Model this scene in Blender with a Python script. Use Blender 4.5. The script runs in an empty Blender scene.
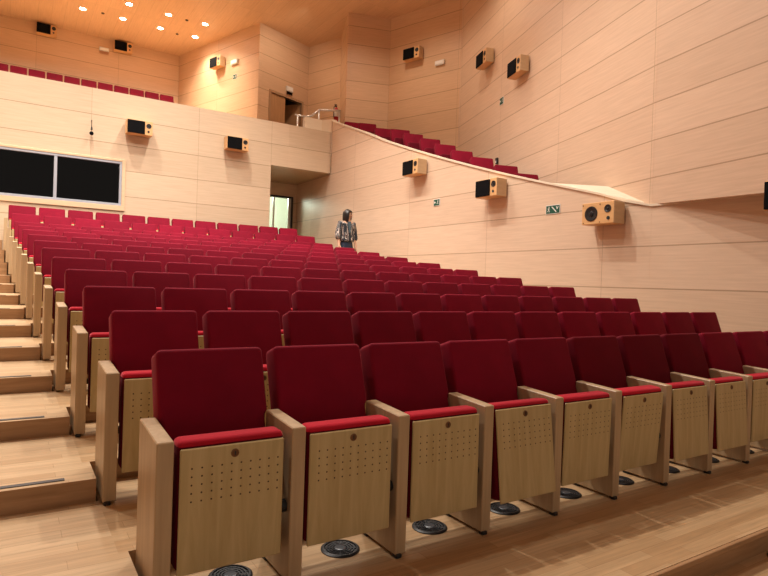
import bpy, bmesh, math, random
from mathutils import Vector, Matrix
random.seed(7)
C = bpy.context.scene.collection
PI = math.pi
R = math.radians

# ------------------------------------------------------------------ helpers
def new_mesh(name, bm, mat, parent=None, smooth=False):
    me = bpy.data.meshes.new(name)
    bm.normal_update()
    bm.to_mesh(me); bm.free()
    mats = mat if isinstance(mat, (list, tuple)) else [mat]
    for m in mats:
        me.materials.append(m)
    if smooth:
        for p in me.polygons:
            p.use_smooth = True
    o = bpy.data.objects.new(name, me)
    C.objects.link(o)
    if parent is not None:
        o.parent = parent
    return o

def tag(o, label, cat, group=None):
    o['label'] = label; o['category'] = cat
    if group:
        o['group'] = group
    return o

def thing(name, label, cat, loc=(0, 0, 0), rotz=0.0, group=None):
    o = bpy.data.objects.new(name, None)
    o.empty_display_size = 0.1
    C.objects.link(o)
    o.location = loc
    o.rotation_euler = (0, 0, rotz)
    return tag(o, label, cat, group)

def struct(o, label=None):
    o['kind'] = 'structure'
    if label:
        o['label'] = label
    return o

def xform(verts, M):
    for v in verts:
        v.co = M @ v.co

def add_box(bm, a, b, bevel=0.0, seg=2, M=None, mi=0):
    x0, y0, z0 = a; x1, y1, z1 = b
    vs = [bm.verts.new(p) for p in ((x0,y0,z0),(x1,y0,z0),(x1,y1,z0),(x0,y1,z0),(x0,y0,z1),(x1,y0,z1),(x1,y1,z1),(x0,y1,z1))]
    fs = [bm.faces.new([vs[i] for i in q]) for q in ((0,3,2,1),(4,5,6,7),(0,1,5,4),(1,2,6,5),(2,3,7,6),(3,0,4,7))]
    for f in fs: f.material_index = mi
    if bevel > 0:
        es = list({e for f in fs for e in f.edges})
        r = bmesh.ops.bevel(bm, geom=es, offset=bevel, segments=seg, profile=0.5, affect='EDGES')
        vs = list({v for f in r['faces'] for v in f.verts} | {v for v in vs if v.is_valid})
        for f in r['faces']: f.material_index = mi
    if M is not None:
        xform(vs, M)
    return vs

def add_cyl(bm, p0, p1, r0, r1=None, n=16, cap=True, mi=0):
    r1 = r0 if r1 is None else r1
    p0 = Vector(p0); p1 = Vector(p1)
    d = (p1 - p0).normalized()
    a = Vector((1, 0, 0)) if abs(d.x) < 0.9 else Vector((0, 1, 0))
    u = d.cross(a).normalized(); w = d.cross(u)
    A = []; B = []
    for i in range(n):
        t = 2*PI*i/n; k = u*math.cos(t) + w*math.sin(t)
        A.append(bm.verts.new(p0 + k*r0)); B.append(bm.verts.new(p1 + k*r1))
    for i in range(n):
        f = bm.faces.new((A[i], B[i], B[(i+1) % n], A[(i+1) % n])); f.material_index = mi
    if cap:
        f = bm.faces.new(A); f.material_index = mi
        f = bm.faces.new(list(reversed(B))); f.material_index = mi

def add_lathe(bm, prof, n=24, M=None, mi=0):
    rings = []; allv = []
    for r, z in prof:
        ring = [bm.verts.new((r*math.cos(2*PI*i/n), r*math.sin(2*PI*i/n), z)) for i in range(n)]
        rings.append(ring); allv += ring
    for a, b in zip(rings, rings[1:]):
        for i in range(n):
            f = bm.faces.new((a[i], a[(i+1) % n], b[(i+1) % n], b[i])); f.material_index = mi
    f = bm.faces.new(list(reversed(rings[0]))); f.material_index = mi
    f = bm.faces.new(rings[-1]); f.material_index = mi
    if M is not None: xform(allv, M)

def add_prism(bm, pts, z0, z1, M=None, mi=0):
    lo = [bm.verts.new((x, y, z0)) for x, y in pts]; hi = [bm.verts.new((x, y, z1)) for x, y in pts]
    n = len(pts)
    f = bm.faces.new(list(reversed(lo))); f.material_index = mi
    f = bm.faces.new(hi); f.material_index = mi
    for i in range(n):
        f = bm.faces.new((lo[i], lo[(i+1) % n], hi[(i+1) % n], hi[i])); f.material_index = mi
    if M is not None: xform(lo+hi, M)
    return lo+hi

def rounded_rect(w, h, r, n=5):
    pts = []
    for cx, cy, a0 in ((w/2-r, h/2-r, 0), (-w/2+r, h/2-r, 90), (-w/2+r, -h/2+r, 180), (w/2-r, -h/2+r, 270)):
        for i in range(n+1):
            a = R(a0 + 90*i/n); pts.append((cx + r*math.cos(a), cy + r*math.sin(a)))
    return pts

# ------------------------------------------------------------------ materials
def mat_base(name):
    m = bpy.data.materials.new(name); m.use_nodes = True
    nt = m.node_tree
    return m, nt, nt.nodes, nt.links, nt.nodes['Principled BSDF']

def N(nt, typ, **kw):
    n = nt.nodes.new(typ)
    for k, v in kw.items():
        if k == 'inputs':
            for i, val in v.items(): n.inputs[i].default_value = val
        else: setattr(n, k, v)
    return n

def plain(name, col, rough=0.5, metal=0.0, sheen=0.0, spec=0.5, bump=0.0, bscale=200):
    m, nt, ns, L, b = mat_base(name)
    b.inputs['Base Color'].default_value = (*col, 1)
    b.inputs['Roughness'].default_value = rough
    b.inputs['Metallic'].default_value = metal
    b.inputs['Specular IOR Level'].default_value = spec
    tc = N(nt, 'ShaderNodeTexCoord')
    nz = N(nt, 'ShaderNodeTexNoise', inputs={'Scale': 6.0, 'Detail': 3.0})
    L.new(tc.outputs['Object'], nz.inputs['Vector'])
    mx = N(nt, 'ShaderNodeMix', data_type='RGBA', blend_type='MULTIPLY', inputs={'Factor': 0.12})
    mx.inputs['A'].default_value = (*col, 1)
    L.new(nz.outputs['Fac'], mx.inputs['B'])
    L.new(mx.outputs['Result'], b.inputs['Base Color'])
    return m

def math_n(nt, op, a, b=None, c=None):
    n = N(nt, 'ShaderNodeMath', operation=op)
    for i, v in enumerate((a, b, c)):
        if v is None: continue
        if isinstance(v, (int, float)): n.inputs[i].default_value = v
        else: nt.links.new(v, n.inputs[i])
    return n.outputs[0]

def line_mask(nt, coord, off, pitch, halfw):
    """1 on a line every `pitch`, 0 elsewhere"""
    t = math_n(nt, 'DIVIDE', math_n(nt, 'SUBTRACT', coord, off), pitch)
    t = math_n(nt, 'ADD', t, 0.5)
    fr = math_n(nt, 'FRACT', t)
    d = math_n(nt, 'ABSOLUTE', math_n(nt, 'SUBTRACT', fr, 0.5))
    d = math_n(nt, 'MULTIPLY', d, pitch)
    return math_n(nt, 'LESS_THAN', d, halfw)

def panel_mat(name, col, voff, vp, uoff, up, halfw=0.009, jw=0.004, rough=0.42, grain=0.13, dark=0.64, vary=0.07, joints=None):
    """wood panel cladding: UV in metres, horizontal seams and vertical joints"""
    m, nt, ns, L, b = mat_base(name)
    uv = N(nt, 'ShaderNodeUVMap')
    sep = N(nt, 'ShaderNodeSeparateXYZ'); L.new(uv.outputs['UV'], sep.inputs[0])
    u, v = sep.outputs['X'], sep.outputs['Y']
    mp = N(nt, 'ShaderNodeMapping'); mp.inputs['Scale'].default_value = (1.6, 34.0, 1)
    L.new(uv.outputs['UV'], mp.inputs['Vector'])
    g = N(nt, 'ShaderNodeTexNoise', inputs={'Scale': 1.0, 'Detail': 5.0, 'Roughness': 0.6, 'Distortion': 0.3})
    L.new(mp.outputs[0], g.inputs['Vector'])
    gr = N(nt, 'ShaderNodeMapRange', inputs={'From Min': 0.3, 'From Max': 0.7, 'To Min': 1 - grain, 'To Max': 1.0})
    L.new(g.outputs['Fac'], gr.inputs['Value'])
    # tone per panel
    iu = math_n(nt, 'FLOOR', math_n(nt, 'DIVIDE', math_n(nt, 'SUBTRACT', u, uoff), up))
    iv = math_n(nt, 'FLOOR', math_n(nt, 'DIVIDE', math_n(nt, 'SUBTRACT', v, voff), vp))
    cmb = N(nt, 'ShaderNodeCombineXYZ'); L.new(iu, cmb.inputs[0]); L.new(iv, cmb.inputs[1])
    wn = N(nt, 'ShaderNodeTexWhiteNoise', noise_dimensions='2D'); L.new(cmb.outputs[0], wn.inputs['Vector'])
    tone = N(nt, 'ShaderNodeMapRange', inputs={'To Min': 1 - vary, 'To Max': 1.0}); L.new(wn.outputs['Value'], tone.inputs['Value'])
    if joints:
        jm = None
        for j in joints:
            q = math_n(nt, 'LESS_THAN', math_n(nt, 'ABSOLUTE', math_n(nt, 'SUBTRACT', u, j)), jw)
            jm = q if jm is None else math_n(nt, 'MAXIMUM', jm, q)
    else:
        jm = line_mask(nt, u, uoff, up, jw)
    lm = math_n(nt, 'MAXIMUM', line_mask(nt, v, voff, vp, halfw), jm)
    lf = N(nt, 'ShaderNodeMapRange', inputs={'To Min': 1.0, 'To Max': dark}); L.new(lm, lf.inputs['Value'])
    f = math_n(nt, 'MULTIPLY', math_n(nt, 'MULTIPLY', gr.outputs[0], tone.outputs[0]), lf.outputs[0])
    mx = N(nt, 'ShaderNodeMix', data_type='RGBA', blend_type='MULTIPLY', inputs={'Factor': 1.0})
    mx.inputs['A'].default_value = (*col, 1)
    cc = N(nt, 'ShaderNodeCombineColor'); 
    L.new(f, cc.inputs[0]); L.new(math_n(nt, 'POWER', f, 1.15), cc.inputs[1]); L.new(math_n(nt, 'POWER', f, 1.35), cc.inputs[2])
    L.new(cc.outputs[0], mx.inputs['B'])
    L.new(mx.outputs['Result'], b.inputs['Base Color'])
    b.inputs['Roughness'].default_value = rough
    b.inputs['Specular IOR Level'].default_value = 0.35
    return m

def wood_mat(name, col, scale=(30, 30, 2.0), rough=0.4, amp=0.28, spec=0.45):
    """plain wood, grain along local Z unless the scale says otherwise"""
    m, nt, ns, L, b = mat_base(name)
    tc = N(nt, 'ShaderNodeTexCoord')
    mp = N(nt, 'ShaderNodeMapping'); mp.inputs['Scale'].default_value = scale
    L.new(tc.outputs['Object'], mp.inputs['Vector'])
    g = N(nt, 'ShaderNodeTexNoise', inputs={'Scale': 1.0, 'Detail': 5.0, 'Roughness': 0.6, 'Distortion': 0.6})
    L.new(mp.outputs[0], g.inputs['Vector'])
    oi = N(nt, 'ShaderNodeObjectInfo')
    ramp = N(nt, 'ShaderNodeValToRGB')
    ramp.color_ramp.elements[0].position = 0.28; ramp.color_ramp.elements[1].position = 0.74
    ramp.color_ramp.elements[0].color = (col[0]*(1-amp), col[1]*(1-amp*1.15), col[2]*(1-amp*1.35), 1)
    ramp.color_ramp.elements[1].color = (*col, 1)
    L.new(g.outputs['Fac'], ramp.inputs[0])
    L.new(ramp.outputs[0], b.inputs['Base Color'])
    b.inputs['Roughness'].default_value = rough
    b.inputs['Specular IOR Level'].default_value = spec
    return m

def plank_mat(name, c1, c2, bw=0.62, rh=0.075, rough=0.33, rot=0.0, mortar=0.0012):
    m, nt, ns, L, b = mat_base(name)
    tc = N(nt, 'ShaderNodeTexCoord')
    mp = N(nt, 'ShaderNodeMapping'); mp.inputs['Rotation'].default_value = (0, 0, rot)
    L.new(tc.outputs['Object'], mp.inputs['Vector'])
    br = N(nt, 'ShaderNodeTexBrick', offset=0.37, offset_frequency=2, squash=0.8, squash_frequency=3,
           inputs={'Scale': 1.0, 'Mortar Size': mortar, 'Mortar Smooth': 0.2, 'Bias': 0.0, 'Brick Width': bw, 'Row Height': rh})
    br.inputs['Color1'].default_value = (*c1, 1); br.inputs['Color2'].default_value = (*c2, 1)
    br.inputs['Mortar'].default_value = (c2[0]*0.75, c2[1]*0.70, c2[2]*0.65, 1)
    L.new(mp.outputs[0], br.inputs['Vector'])
    mp2 = N(nt, 'ShaderNodeMapping'); mp2.inputs['Scale'].default_value = (2.2, 45, 20); mp2.inputs['Rotation'].default_value = (0, 0, rot)
    L.new(tc.outputs['Object'], mp2.inputs['Vector'])
    g = N(nt, 'ShaderNodeTexNoise', inputs={'Scale': 1.0, 'Detail': 5.0, 'Roughness': 0.62, 'Distortion': 0.4})
    L.new(mp2.outputs[0], g.inputs['Vector'])
    gr = N(nt, 'ShaderNodeMapRange', inputs={'From Min': 0.3, 'From Max': 0.7, 'To Min': 0.72, 'To Max': 1.0})
    L.new(g.outputs['Fac'], gr.inputs['Value'])
    mx = N(nt, 'ShaderNodeMix', data_type='RGBA', blend_type='MULTIPLY', inputs={'Factor': 1.0})
    L.new(br.outputs['Color'], mx.inputs['A']); L.new(gr.outputs[0], mx.inputs['B'])
    L.new(mx.outputs['Result'], b.inputs['Base Color'])
    b.inputs['Roughness'].default_value = rough
    b.inputs['Specular IOR Level'].default_value = 0.45
    return m

def velvet_mat(name, col, sheen=0.6):
    m, nt, ns, L, b = mat_base(name)
    tc = N(nt, 'ShaderNodeTexCoord')
    g = N(nt, 'ShaderNodeTexNoise', inputs={'Scale': 5.0, 'Detail': 4.0, 'Roughness': 0.6})
    L.new(tc.outputs['Object'], g.inputs['Vector'])
    oi = N(nt, 'ShaderNodeObjectInfo')
    a = math_n(nt, 'MULTIPLY_ADD', g.outputs['Fac'], 0.5, 0.72)
    a = math_n(nt, 'MULTIPLY', a, math_n(nt, 'MULTIPLY_ADD', oi.outputs['Random'], 0.22, 0.86))
    mx = N(nt, 'ShaderNodeMix', data_type='RGBA', blend_type='MULTIPLY', inputs={'Factor': 1.0})
    mx.inputs['A'].default_value = (*col, 1); L.new(a, mx.inputs['B'])
    L.new(mx.outputs['Result'], b.inputs['Base Color'])
    b.inputs['Roughness'].default_value = 0.85
    b.inputs['Specular IOR Level'].default_value = 0.15
    b.inputs['Sheen Weight'].default_value = sheen
    b.inputs['Sheen Roughness'].default_value = 0.35
    b.inputs['Sheen Tint'].default_value = (1.0, 0.24, 0.28, 1)
    f = N(nt, 'ShaderNodeTexNoise', inputs={'Scale': 260.0, 'Detail': 2.0})
    L.new(tc.outputs['Object'], f.inputs['Vector'])
    bp = N(nt, 'ShaderNodeBump', inputs={'Strength': 0.15, 'Distance': 0.002})
    L.new(f.outputs['Fac'], bp.inputs['Height']); L.new(bp.outputs[0], b.inputs['Normal'])
    return m

def ply_mat(name, col):
    """plywood seat underside with five rows of ten drilled holes (object space: x across, z up)"""
    m, nt, ns, L, b = mat_base(name)
    tc = N(nt, 'ShaderNodeTexCoord')
    sep = N(nt, 'ShaderNodeSeparateXYZ'); L.new(tc.outputs['Object'], sep.inputs[0])
    x, z = sep.outputs['X'], sep.outputs['Z']
    mp = N(nt, 'ShaderNodeMapping'); mp.inputs['Scale'].default_value = (28, 20, 2.2)
    L.new(tc.outputs['Object'], mp.inputs['Vector'])
    g = N(nt, 'ShaderNodeTexNoise', inputs={'Scale': 1.0, 'Detail': 5.0, 'Roughness': 0.6, 'Distortion': 0.8})
    L.new(mp.outputs[0], g.inputs['Vector'])
    ramp = N(nt, 'ShaderNodeValToRGB')
    ramp.color_ramp.elements[0].position = 0.3; ramp.color_ramp.elements[1].position = 0.72
    ramp.color_ramp.elements[0].color = (col[0]*0.80, col[1]*0.76, col[2]*0.68, 1)
    ramp.color_ramp.elements[1].color = (*col, 1)
    L.new(g.outputs['Fac'], ramp.inputs[0])
    px, pz = 0.0395, 0.0325
    def cell(c, off, p):
        t = math_n(nt, 'DIVIDE', math_n(nt, 'SUBTRACT', c, off), p)
        r = math_n(nt, 'ROUND', t)
        return math_n(nt, 'MULTIPLY', math_n(nt, 'SUBTRACT', t, r), p), r
    dx, ix = cell(x, PERF_X0, px); dz, iz = cell(z, PERF_Z0, pz)
    d2 = math_n(nt, 'ADD', math_n(nt, 'MULTIPLY', dx, dx), math_n(nt, 'MULTIPLY', dz, dz))
    hole = math_n(nt, 'LESS_THAN', d2, 0.0038**2)
    inx = math_n(nt, 'MULTIPLY', math_n(nt, 'GREATER_THAN', ix, -0.5), math_n(nt, 'LESS_THAN', ix, 9.5))
    inz = math_n(nt, 'MULTIPLY', math_n(nt, 'GREATER_THAN', iz, -0.5), math_n(nt, 'LESS_THAN', iz, 4.5))
    hole = math_n(nt, 'MULTIPLY', hole, math_n(nt, 'MULTIPLY', inx, inz))
    mx = N(nt, 'ShaderNodeMix', data_type='RGBA')
    L.new(hole, mx.inputs['Factor']); L.new(ramp.outputs[0], mx.inputs['A']); mx.inputs['B'].default_value = (0.06, 0.03, 0.012, 1)
    L.new(mx.outputs['Result'], b.inputs['Base Color'])
    b.inputs['Roughness'].default_value = 0.38
    b.inputs['Specular IOR Level'].default_value = 0.4
    return m

PERF_X0, PERF_Z0 = 0.130, 0.440     # first hole, seat coordinates
WOODC = (0.78, 0.535, 0.335)
M_back = panel_mat('beech_panels_back', (0.69, 0.54, 0.385), 5.0, 0.608, 0.98, 2.44, joints=[-3.9, -1.46, 0.98, 3.42, 5.362])
M_side = panel_mat('beech_panels_side', (0.77, 0.58, 0.43), 5.0, 0.605, 3.48, 2.62)
M_outer = panel_mat('beech_panels_outer', (0.76, 0.555, 0.405), 4.015, 0.533, 0.40, 2.55)
M_upper = panel_mat('beech_panels_upper', (0.74, 0.50, 0.32), 6.69, 0.535, 0.0, 2.4)
M_ceil = panel_mat('beech_ceiling', (0.78, 0.53, 0.33), 0.0, 0.35, 0.0, 2.4, halfw=0.004, jw=0.004, dark=0.8, grain=0.14)
M_cap = wood_mat('beech_cap', (0.82, 0.71, 0.56), scale=(2, 2, 20), amp=0.1)
M_soffit = wood_mat('soffit_wood', (0.62, 0.46, 0.28), scale=(2, 20, 20), amp=0.12)
M_arm = wood_mat('beech_arm', (0.56, 0.405, 0.245), scale=(26, 26, 1.6), amp=0.26)
M_ply = ply_mat('birch_plywood', (0.58, 0.455, 0.235))
M_vel = velvet_mat('red_velvet', (0.212, 0.0042, 0.021), 0.17)
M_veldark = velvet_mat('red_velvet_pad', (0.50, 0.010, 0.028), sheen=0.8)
M_plastic = plain('black_plastic', (0.012, 0.012, 0.014), 0.45)
M_badge = plain('brown_badge', (0.16, 0.075, 0.035), 0.35, 0.6)
M_badgerim = plain('bronze_rim', (0.24, 0.13, 0.06), 0.35, 0.7)
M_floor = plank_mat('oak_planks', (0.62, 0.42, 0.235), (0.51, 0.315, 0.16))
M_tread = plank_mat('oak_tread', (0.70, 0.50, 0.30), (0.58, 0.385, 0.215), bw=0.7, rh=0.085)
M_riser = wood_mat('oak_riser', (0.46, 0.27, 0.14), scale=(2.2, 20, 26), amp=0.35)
M_strip = plain('grey_metal_strip', (0.10, 0.105, 0.115), 0.4, 0.7)
M_alu = plain('aluminium', (0.50, 0.53, 0.60), 0.35, 0.35)
M_steel = plain('satin_steel', (0.72, 0.70, 0.68), 0.3, 0.5)
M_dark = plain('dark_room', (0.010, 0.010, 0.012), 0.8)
M_grille = plain('black_grille', (0.004, 0.004, 0.005), 0.9, spec=0.1)
M_cone = plain('speaker_cone', (0.016, 0.016, 0.018), 0.35)
M_box = wood_mat('speaker_box', (0.78, 0.46, 0.21), scale=(3, 20, 20), amp=0.15)
M_boxside = wood_mat('speaker_side', (0.60, 0.41, 0.235), scale=(3, 3, 20), amp=0.15)
M_white = plain('white_plastic', (0.80, 0.78, 0.74), 0.4)
M_green = plain('sign_green', (0.004, 0.085, 0.05), 0.5)
M_red = plain('extinguisher_red', (0.45, 0.012, 0.02), 0.3)
M_lobby = plain('lobby_wall', (0.75, 0.76, 0.69), 0.6)

def glass_mat(name, tint=(0.9, 0.95, 0.95), refl=0.12):
    m = bpy.data.materials.new(name); m.use_nodes = True
    nt = m.node_tree; nt.nodes.clear()
    out = N(nt, 'ShaderNodeOutputMaterial'); mix = N(nt, 'ShaderNodeMixShader')
    tr = N(nt, 'ShaderNodeBsdfTransparent'); tr.inputs[0].default_value = (*tint, 1)
    gl = N(nt, 'ShaderNodeBsdfGlossy'); gl.inputs['Roughness'].default_value = 0.02
    fr = N(nt, 'ShaderNodeFresnel', inputs={'IOR': 1.4})
    nt.links.new(fr.outputs[0], mix.inputs[0]); nt.links.new(tr.outputs[0], mix.inputs[1]); nt.links.new(gl.outputs[0], mix.inputs[2])
    nt.links.new(mix.outputs[0], out.inputs[0])
    return m
M_glass = glass_mat('booth_glass', (0.35, 0.38, 0.45))
M_dglass = glass_mat('door_glass', (0.90, 0.95, 0.91))

def emit_mat(name, col, s):
    m = bpy.data.materials.new(name); m.use_nodes = True
    nt = m.node_tree; nt.nodes.clear()
    out = N(nt, 'ShaderNodeOutputMaterial'); e = N(nt, 'ShaderNodeEmission'); e.inputs[0].default_value = (*col, 1); e.inputs[1].default_value = s
    nt.links.new(e.outputs[0], out.inputs[0]); return m
M_bulb = emit_mat('lamp_bulb', (1.0, 0.86, 0.68), 60.0)

# ------------------------------------------------------------------ layout numbers
S = 0.55          # seat pitch
T = 0.0634        # side panel thickness
P = 0.9948        # row pitch
H = 0.684         # arm height
def fz(n):        # floor height of row n
    if n == 11: return 1.462
    if n == 12: return 1.715
    return 0.12009*n + 0.000407*n*n
def fy(n):
    if n == 11: return 10.85
    if n == 12: return 11.85
    return P*n
def fx(n):
    return -0.0531*n
NROW, NSEAT = 13, 12
YB, XW, ZC = 12.75, 7.17, 9.2

# ------------------------------------------------------------------ wall builder
def slab(bm, uvl, p0, d, u0, u1, z0, z1, thick=0.15, side=1):
    """upright slab: front face through p0 along d (unit xy); body goes to the right-hand or left-hand back"""
    n = Vector((-d[1], d[0], 0))*side       # backwards
    D = Vector((d[0], d[1], 0)); O = Vector((p0[0], p0[1], 0))
    def pt(u, z, k): return O + D*u + Vector((0, 0, z)) + n*(k*thick)
    def face(ps, uvs):
        vs = [bm.verts.new(p) for p in ps]
        f = bm.faces.new(vs)
        for l, q in zip(f.loops, uvs): l[uvl].uv = q
        return f
    face([pt(u0,z0,0), pt(u1,z0,0), pt(u1,z1,0), pt(u0,z1,0)], [(u0,z0),(u1,z0),(u1,z1),(u0,z1)])
    face([pt(u1,z0,1), pt(u0,z0,1), pt(u0,z1,1), pt(u1,z1,1)], [(u1,z0),(u0,z0),(u0,z1),(u1,z1)])
    face([pt(u1,z0,0), pt(u1,z0,1), pt(u1,z1,1), pt(u1,z1,0)], [(u1+.02,z0),(u1+.05,z0),(u1+.05,z1),(u1+.02,z1)])
    face([pt(u0,z0,1), pt(u0,z0,0), pt(u0,z1,0), pt(u0,z1,1)], [(u0+.05,z0),(u0+.02,z0),(u0+.02,z1),(u0+.05,z1)])
    q = 0.30
    face([pt(u0,z1,0), pt(u1,z1,0), pt(u1,z1,1), pt(u0,z1,1)], [(u0,q),(u1,q),(u1,q+.1),(u0,q+.1)])
    face([pt(u0,z0,1), pt(u1,z0,1), pt(u1,z0,0), pt(u0,z0,0)], [(u0,q),(u1,q),(u1,q+.1),(u0,q+.1)])

def wall(name, p0, p1, rects, mat, thick=0.15, side=1, label=None):
    d = Vector((p1[0]-p0[0], p1[1]-p0[1])).normalized()
    bm = bmesh.new(); uvl = bm.loops.layers.uv.new('UVMap')
    for (u0, u1, z0, z1) in rects:
        slab(bm, uvl, p0, d, u0, u1, z0, z1, thick, side)
    bmesh.ops.recalc_face_normals(bm, faces=bm.faces)
    return struct(new_mesh(name, bm, mat), label)

# ---- back wall of the stalls (origin X=0 so that u = X)
WX0, WX1, WZ0, WZ1 = -1.25, 1.66, 2.94, 3.985       # booth window
PX0, PZ1 = 5.365, 4.425                              # entrance portal
bw = wall('wall_back', (0, YB), (1, YB),
     [(-8.0, WX0, -0.3, 5.6), (WX0, WX1, -0.3, WZ0), (WX0, WX1, WZ1, 5.6), (WX1, PX0, -0.3, 5.6), (PX0, XW, PZ1, 5.6)],
     M_back, 0.2, 1, 'pale beech panelled back wall of the stalls under the balcony')
# booth behind the window
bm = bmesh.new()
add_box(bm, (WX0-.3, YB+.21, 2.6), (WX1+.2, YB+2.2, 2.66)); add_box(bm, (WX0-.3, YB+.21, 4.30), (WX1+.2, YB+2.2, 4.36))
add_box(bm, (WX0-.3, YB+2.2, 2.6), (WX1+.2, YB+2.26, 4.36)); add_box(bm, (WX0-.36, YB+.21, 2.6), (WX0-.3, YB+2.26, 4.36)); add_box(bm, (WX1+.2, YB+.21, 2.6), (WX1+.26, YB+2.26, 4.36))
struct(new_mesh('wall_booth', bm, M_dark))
# window frame (structure) with two panes
bm = bmesh.new()
f = 0.055
xm = 0.255
add_box(bm, (WX0, YB-.02, WZ1-f), (WX1, YB+.08, WZ1), 0.006, 1)
add_box(bm, (WX0, YB-.02, WZ0), (WX1, YB+.08, WZ0+f), 0.006, 1)
for a in (WX0, xm, WX1-f):
    add_box(bm, (a, YB-.018, WZ0+f), (a+f+.01*(a == xm), YB+.078, WZ1-f), 0.006, 1)
win = struct(new_mesh('window_1', bm, M_alu), 'long dark control booth window in an aluminium frame')
for a, b_ in ((WX0+f, xm), (xm+f+.01, WX1-f)):
    bm = bmesh.new(); add_box(bm, (a, YB+.03, WZ0+f), (b_, YB+.04, WZ1-f)); new_mesh('pane', bm, M_glass, win)
bm = bmesh.new()
add_box(bm, (WX0-.06, YB-.03, WZ0-.115), (WX1+.075, YB, WZ0), 0.004, 1)
add_box(bm, (WX1, YB-.03, WZ0), (WX1+.075, YB, WZ1+.05), 0.004, 1)
add_box(bm, (WX0-.06, YB-.03, WZ1), (WX1, YB, WZ1+.05), 0.004, 1)
struct(new_mesh('trim_1', bm, wood_mat('beech_trim', (0.74, 0.53, 0.34), scale=(2, 2, 20), amp=0.1)), 'pale wood trim around the booth window')

# ---- entrance corridor
wall('wall_portal_left', (PX0, YB+.2), (PX0, 15.3), [(0, 2.35, 1.5, 4.6)], M_back, 0.15, 1)
bm = bmesh.new(); add_box(bm, (PX0-.15, YB+.2, PZ1), (XW+.15, 15.3, PZ1+.3)); struct(new_mesh('ceiling_portal', bm, M_soffit))
bm = bmesh.new(); add_box(bm, (PX0-.15, YB-.35, 1.5), (XW, 18.2, 1.715)); struct(new_mesh('floor_portal', bm, M_floor))
DY = 15.1
DX0, DX1, DZ = 6.22, 6.99, 3.93
wall('wall_portal_end', (0, DY), (1, DY), [(PX0-.1, DX0, 1.7, PZ1), (DX0, DX1, DZ, PZ1), (DX1, XW, 1.7, PZ1)], M_back, 0.12, 1)
bm = bmesh.new()
add_box(bm, (DX0-.05, DY-.03, 1.715), (DX0, DY+.1, DZ+.05)); add_box(bm, (DX1, DY-.03, 1.715), (DX1+.06, DY+.1, DZ+.05)); add_box(bm, (DX0, DY-.03, DZ), (DX1, DY+.1, DZ+.05))
dr = struct(new_mesh('door_1', bm, M_plastic), 'dark framed glass entrance door at the end of the corridor')
bm = bmesh.new(); add_box(bm, (DX0+.02, DY+.03, 1.73), (DX1-.09, DY+.05, DZ)); new_mesh('pane', bm, M_dglass, dr)
bm = bmesh.new(); add_box(bm, (DX1-.09, DY+.0, 1.73), (DX1, DY+.07, DZ)); add_box(bm, (DX0+.17, DY+.0, 1.73), (DX0+.22, DY+.07, DZ)); new_mesh('door_stile', bm, M_steel, dr)
# lobby beyond
bm = bmesh.new()
add_box(bm, (4.6, 18.0, 1.7), (8.6, 18.1, 4.6)); add_box(bm, (4.5, 15.25, 1.7), (4.6, 18.1, 4.6)); add_box(bm, (8.6, 15.25, 1.7), (8.7, 18.1, 4.6)); add_box(bm, (4.5, 15.31, 4.6), (8.7, 18.1, 4.7)); add_box(bm, (XW+.16, 15.2, 1.7), (8.6, 15.25, 4.6)); add_box(bm, (4.6, 15.25, 1.7), (PX0-.15, 15.3, 4.6))
struct(new_mesh('wall_lobby', bm, M_lobby))

# ---- right lower wall with its ramped top
prof = [(2.68,2.57),(3.12,2.68),(3.56,2.83),(4.8,3.18),(5.79,3.47),(6.65,3.74),(7.64,4.06),(8.78,4.45),(9.87,4.84),(10.86,5.24),(11.97,5.65),(12.72,5.93)]
def ramp_z(y):
    if y <= prof[0][0]: return prof[0][1]
    for (a, za), (b, zb) in zip(prof, prof[1:]):
        if y <= b: return za + (zb-za)*(y-a)/(b-a)
    return prof[-1][1]
bm = bmesh.new(); uvl = bm.loops.layers.uv.new('UVMap')
poly = [(-7.0, -0.4), (15.15, -0.4), (15.15, 4.44), (12.72, 4.44)] + list(reversed([(y, z-.03) for y, z in prof])) + [(-7.0, 2.54)]
WT = 0.14
A = [bm.verts.new((XW, y, z)) for y, z in poly]; B = [bm.verts.new((XW+WT, y, z)) for y, z in poly]
for vs in (A, list(reversed(B))):
    fc = bm.faces.new(vs)
    for l in fc.loops: l[uvl].uv = (l.vert.co.y, l.vert.co.z)
for i in range(len(poly)):
    j = (i+1) % len(poly)
    fc = bm.faces.new((A[j], A[i], B[i], B[j]))
    for l in fc.loops: l[uvl].uv = (l.vert.co.y+.3, 0.3)
bmesh.ops.recalc_face_normals(bm, faces=bm.faces)
struct(new_mesh('wall_right', bm, M_side), 'beech panelled right side wall with a top that ramps up to the balcony')
# pale capping along its top
bm = bmesh.new()
cp = [(-7.0, 2.57)] + prof
def cap_strip(bm, pts, x0, x1, t):
    prev = None
    for y, z in pts:
        ring = [bm.verts.new(p) for p in ((x0, y, z-t), (x0, y, z), (x1, y, z), (x1, y, z-t))]
        if prev:
            for i in range(4):
                bm.faces.new((prev[i], prev[(i+1) % 4], ring[(i+1) % 4], ring[i]))
        else: bm.faces.new(ring)
        prev = ring
    bm.faces.new(list(reversed(prev)))
cap_strip(bm, cp, XW-.025, XW+WT+.02, 0.032)
bmesh.ops.recalc_face_normals(bm, faces=bm.faces)
struct(new_mesh('trim_2', bm, M_cap), 'pale wooden capping running down the ramped side wall')
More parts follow.
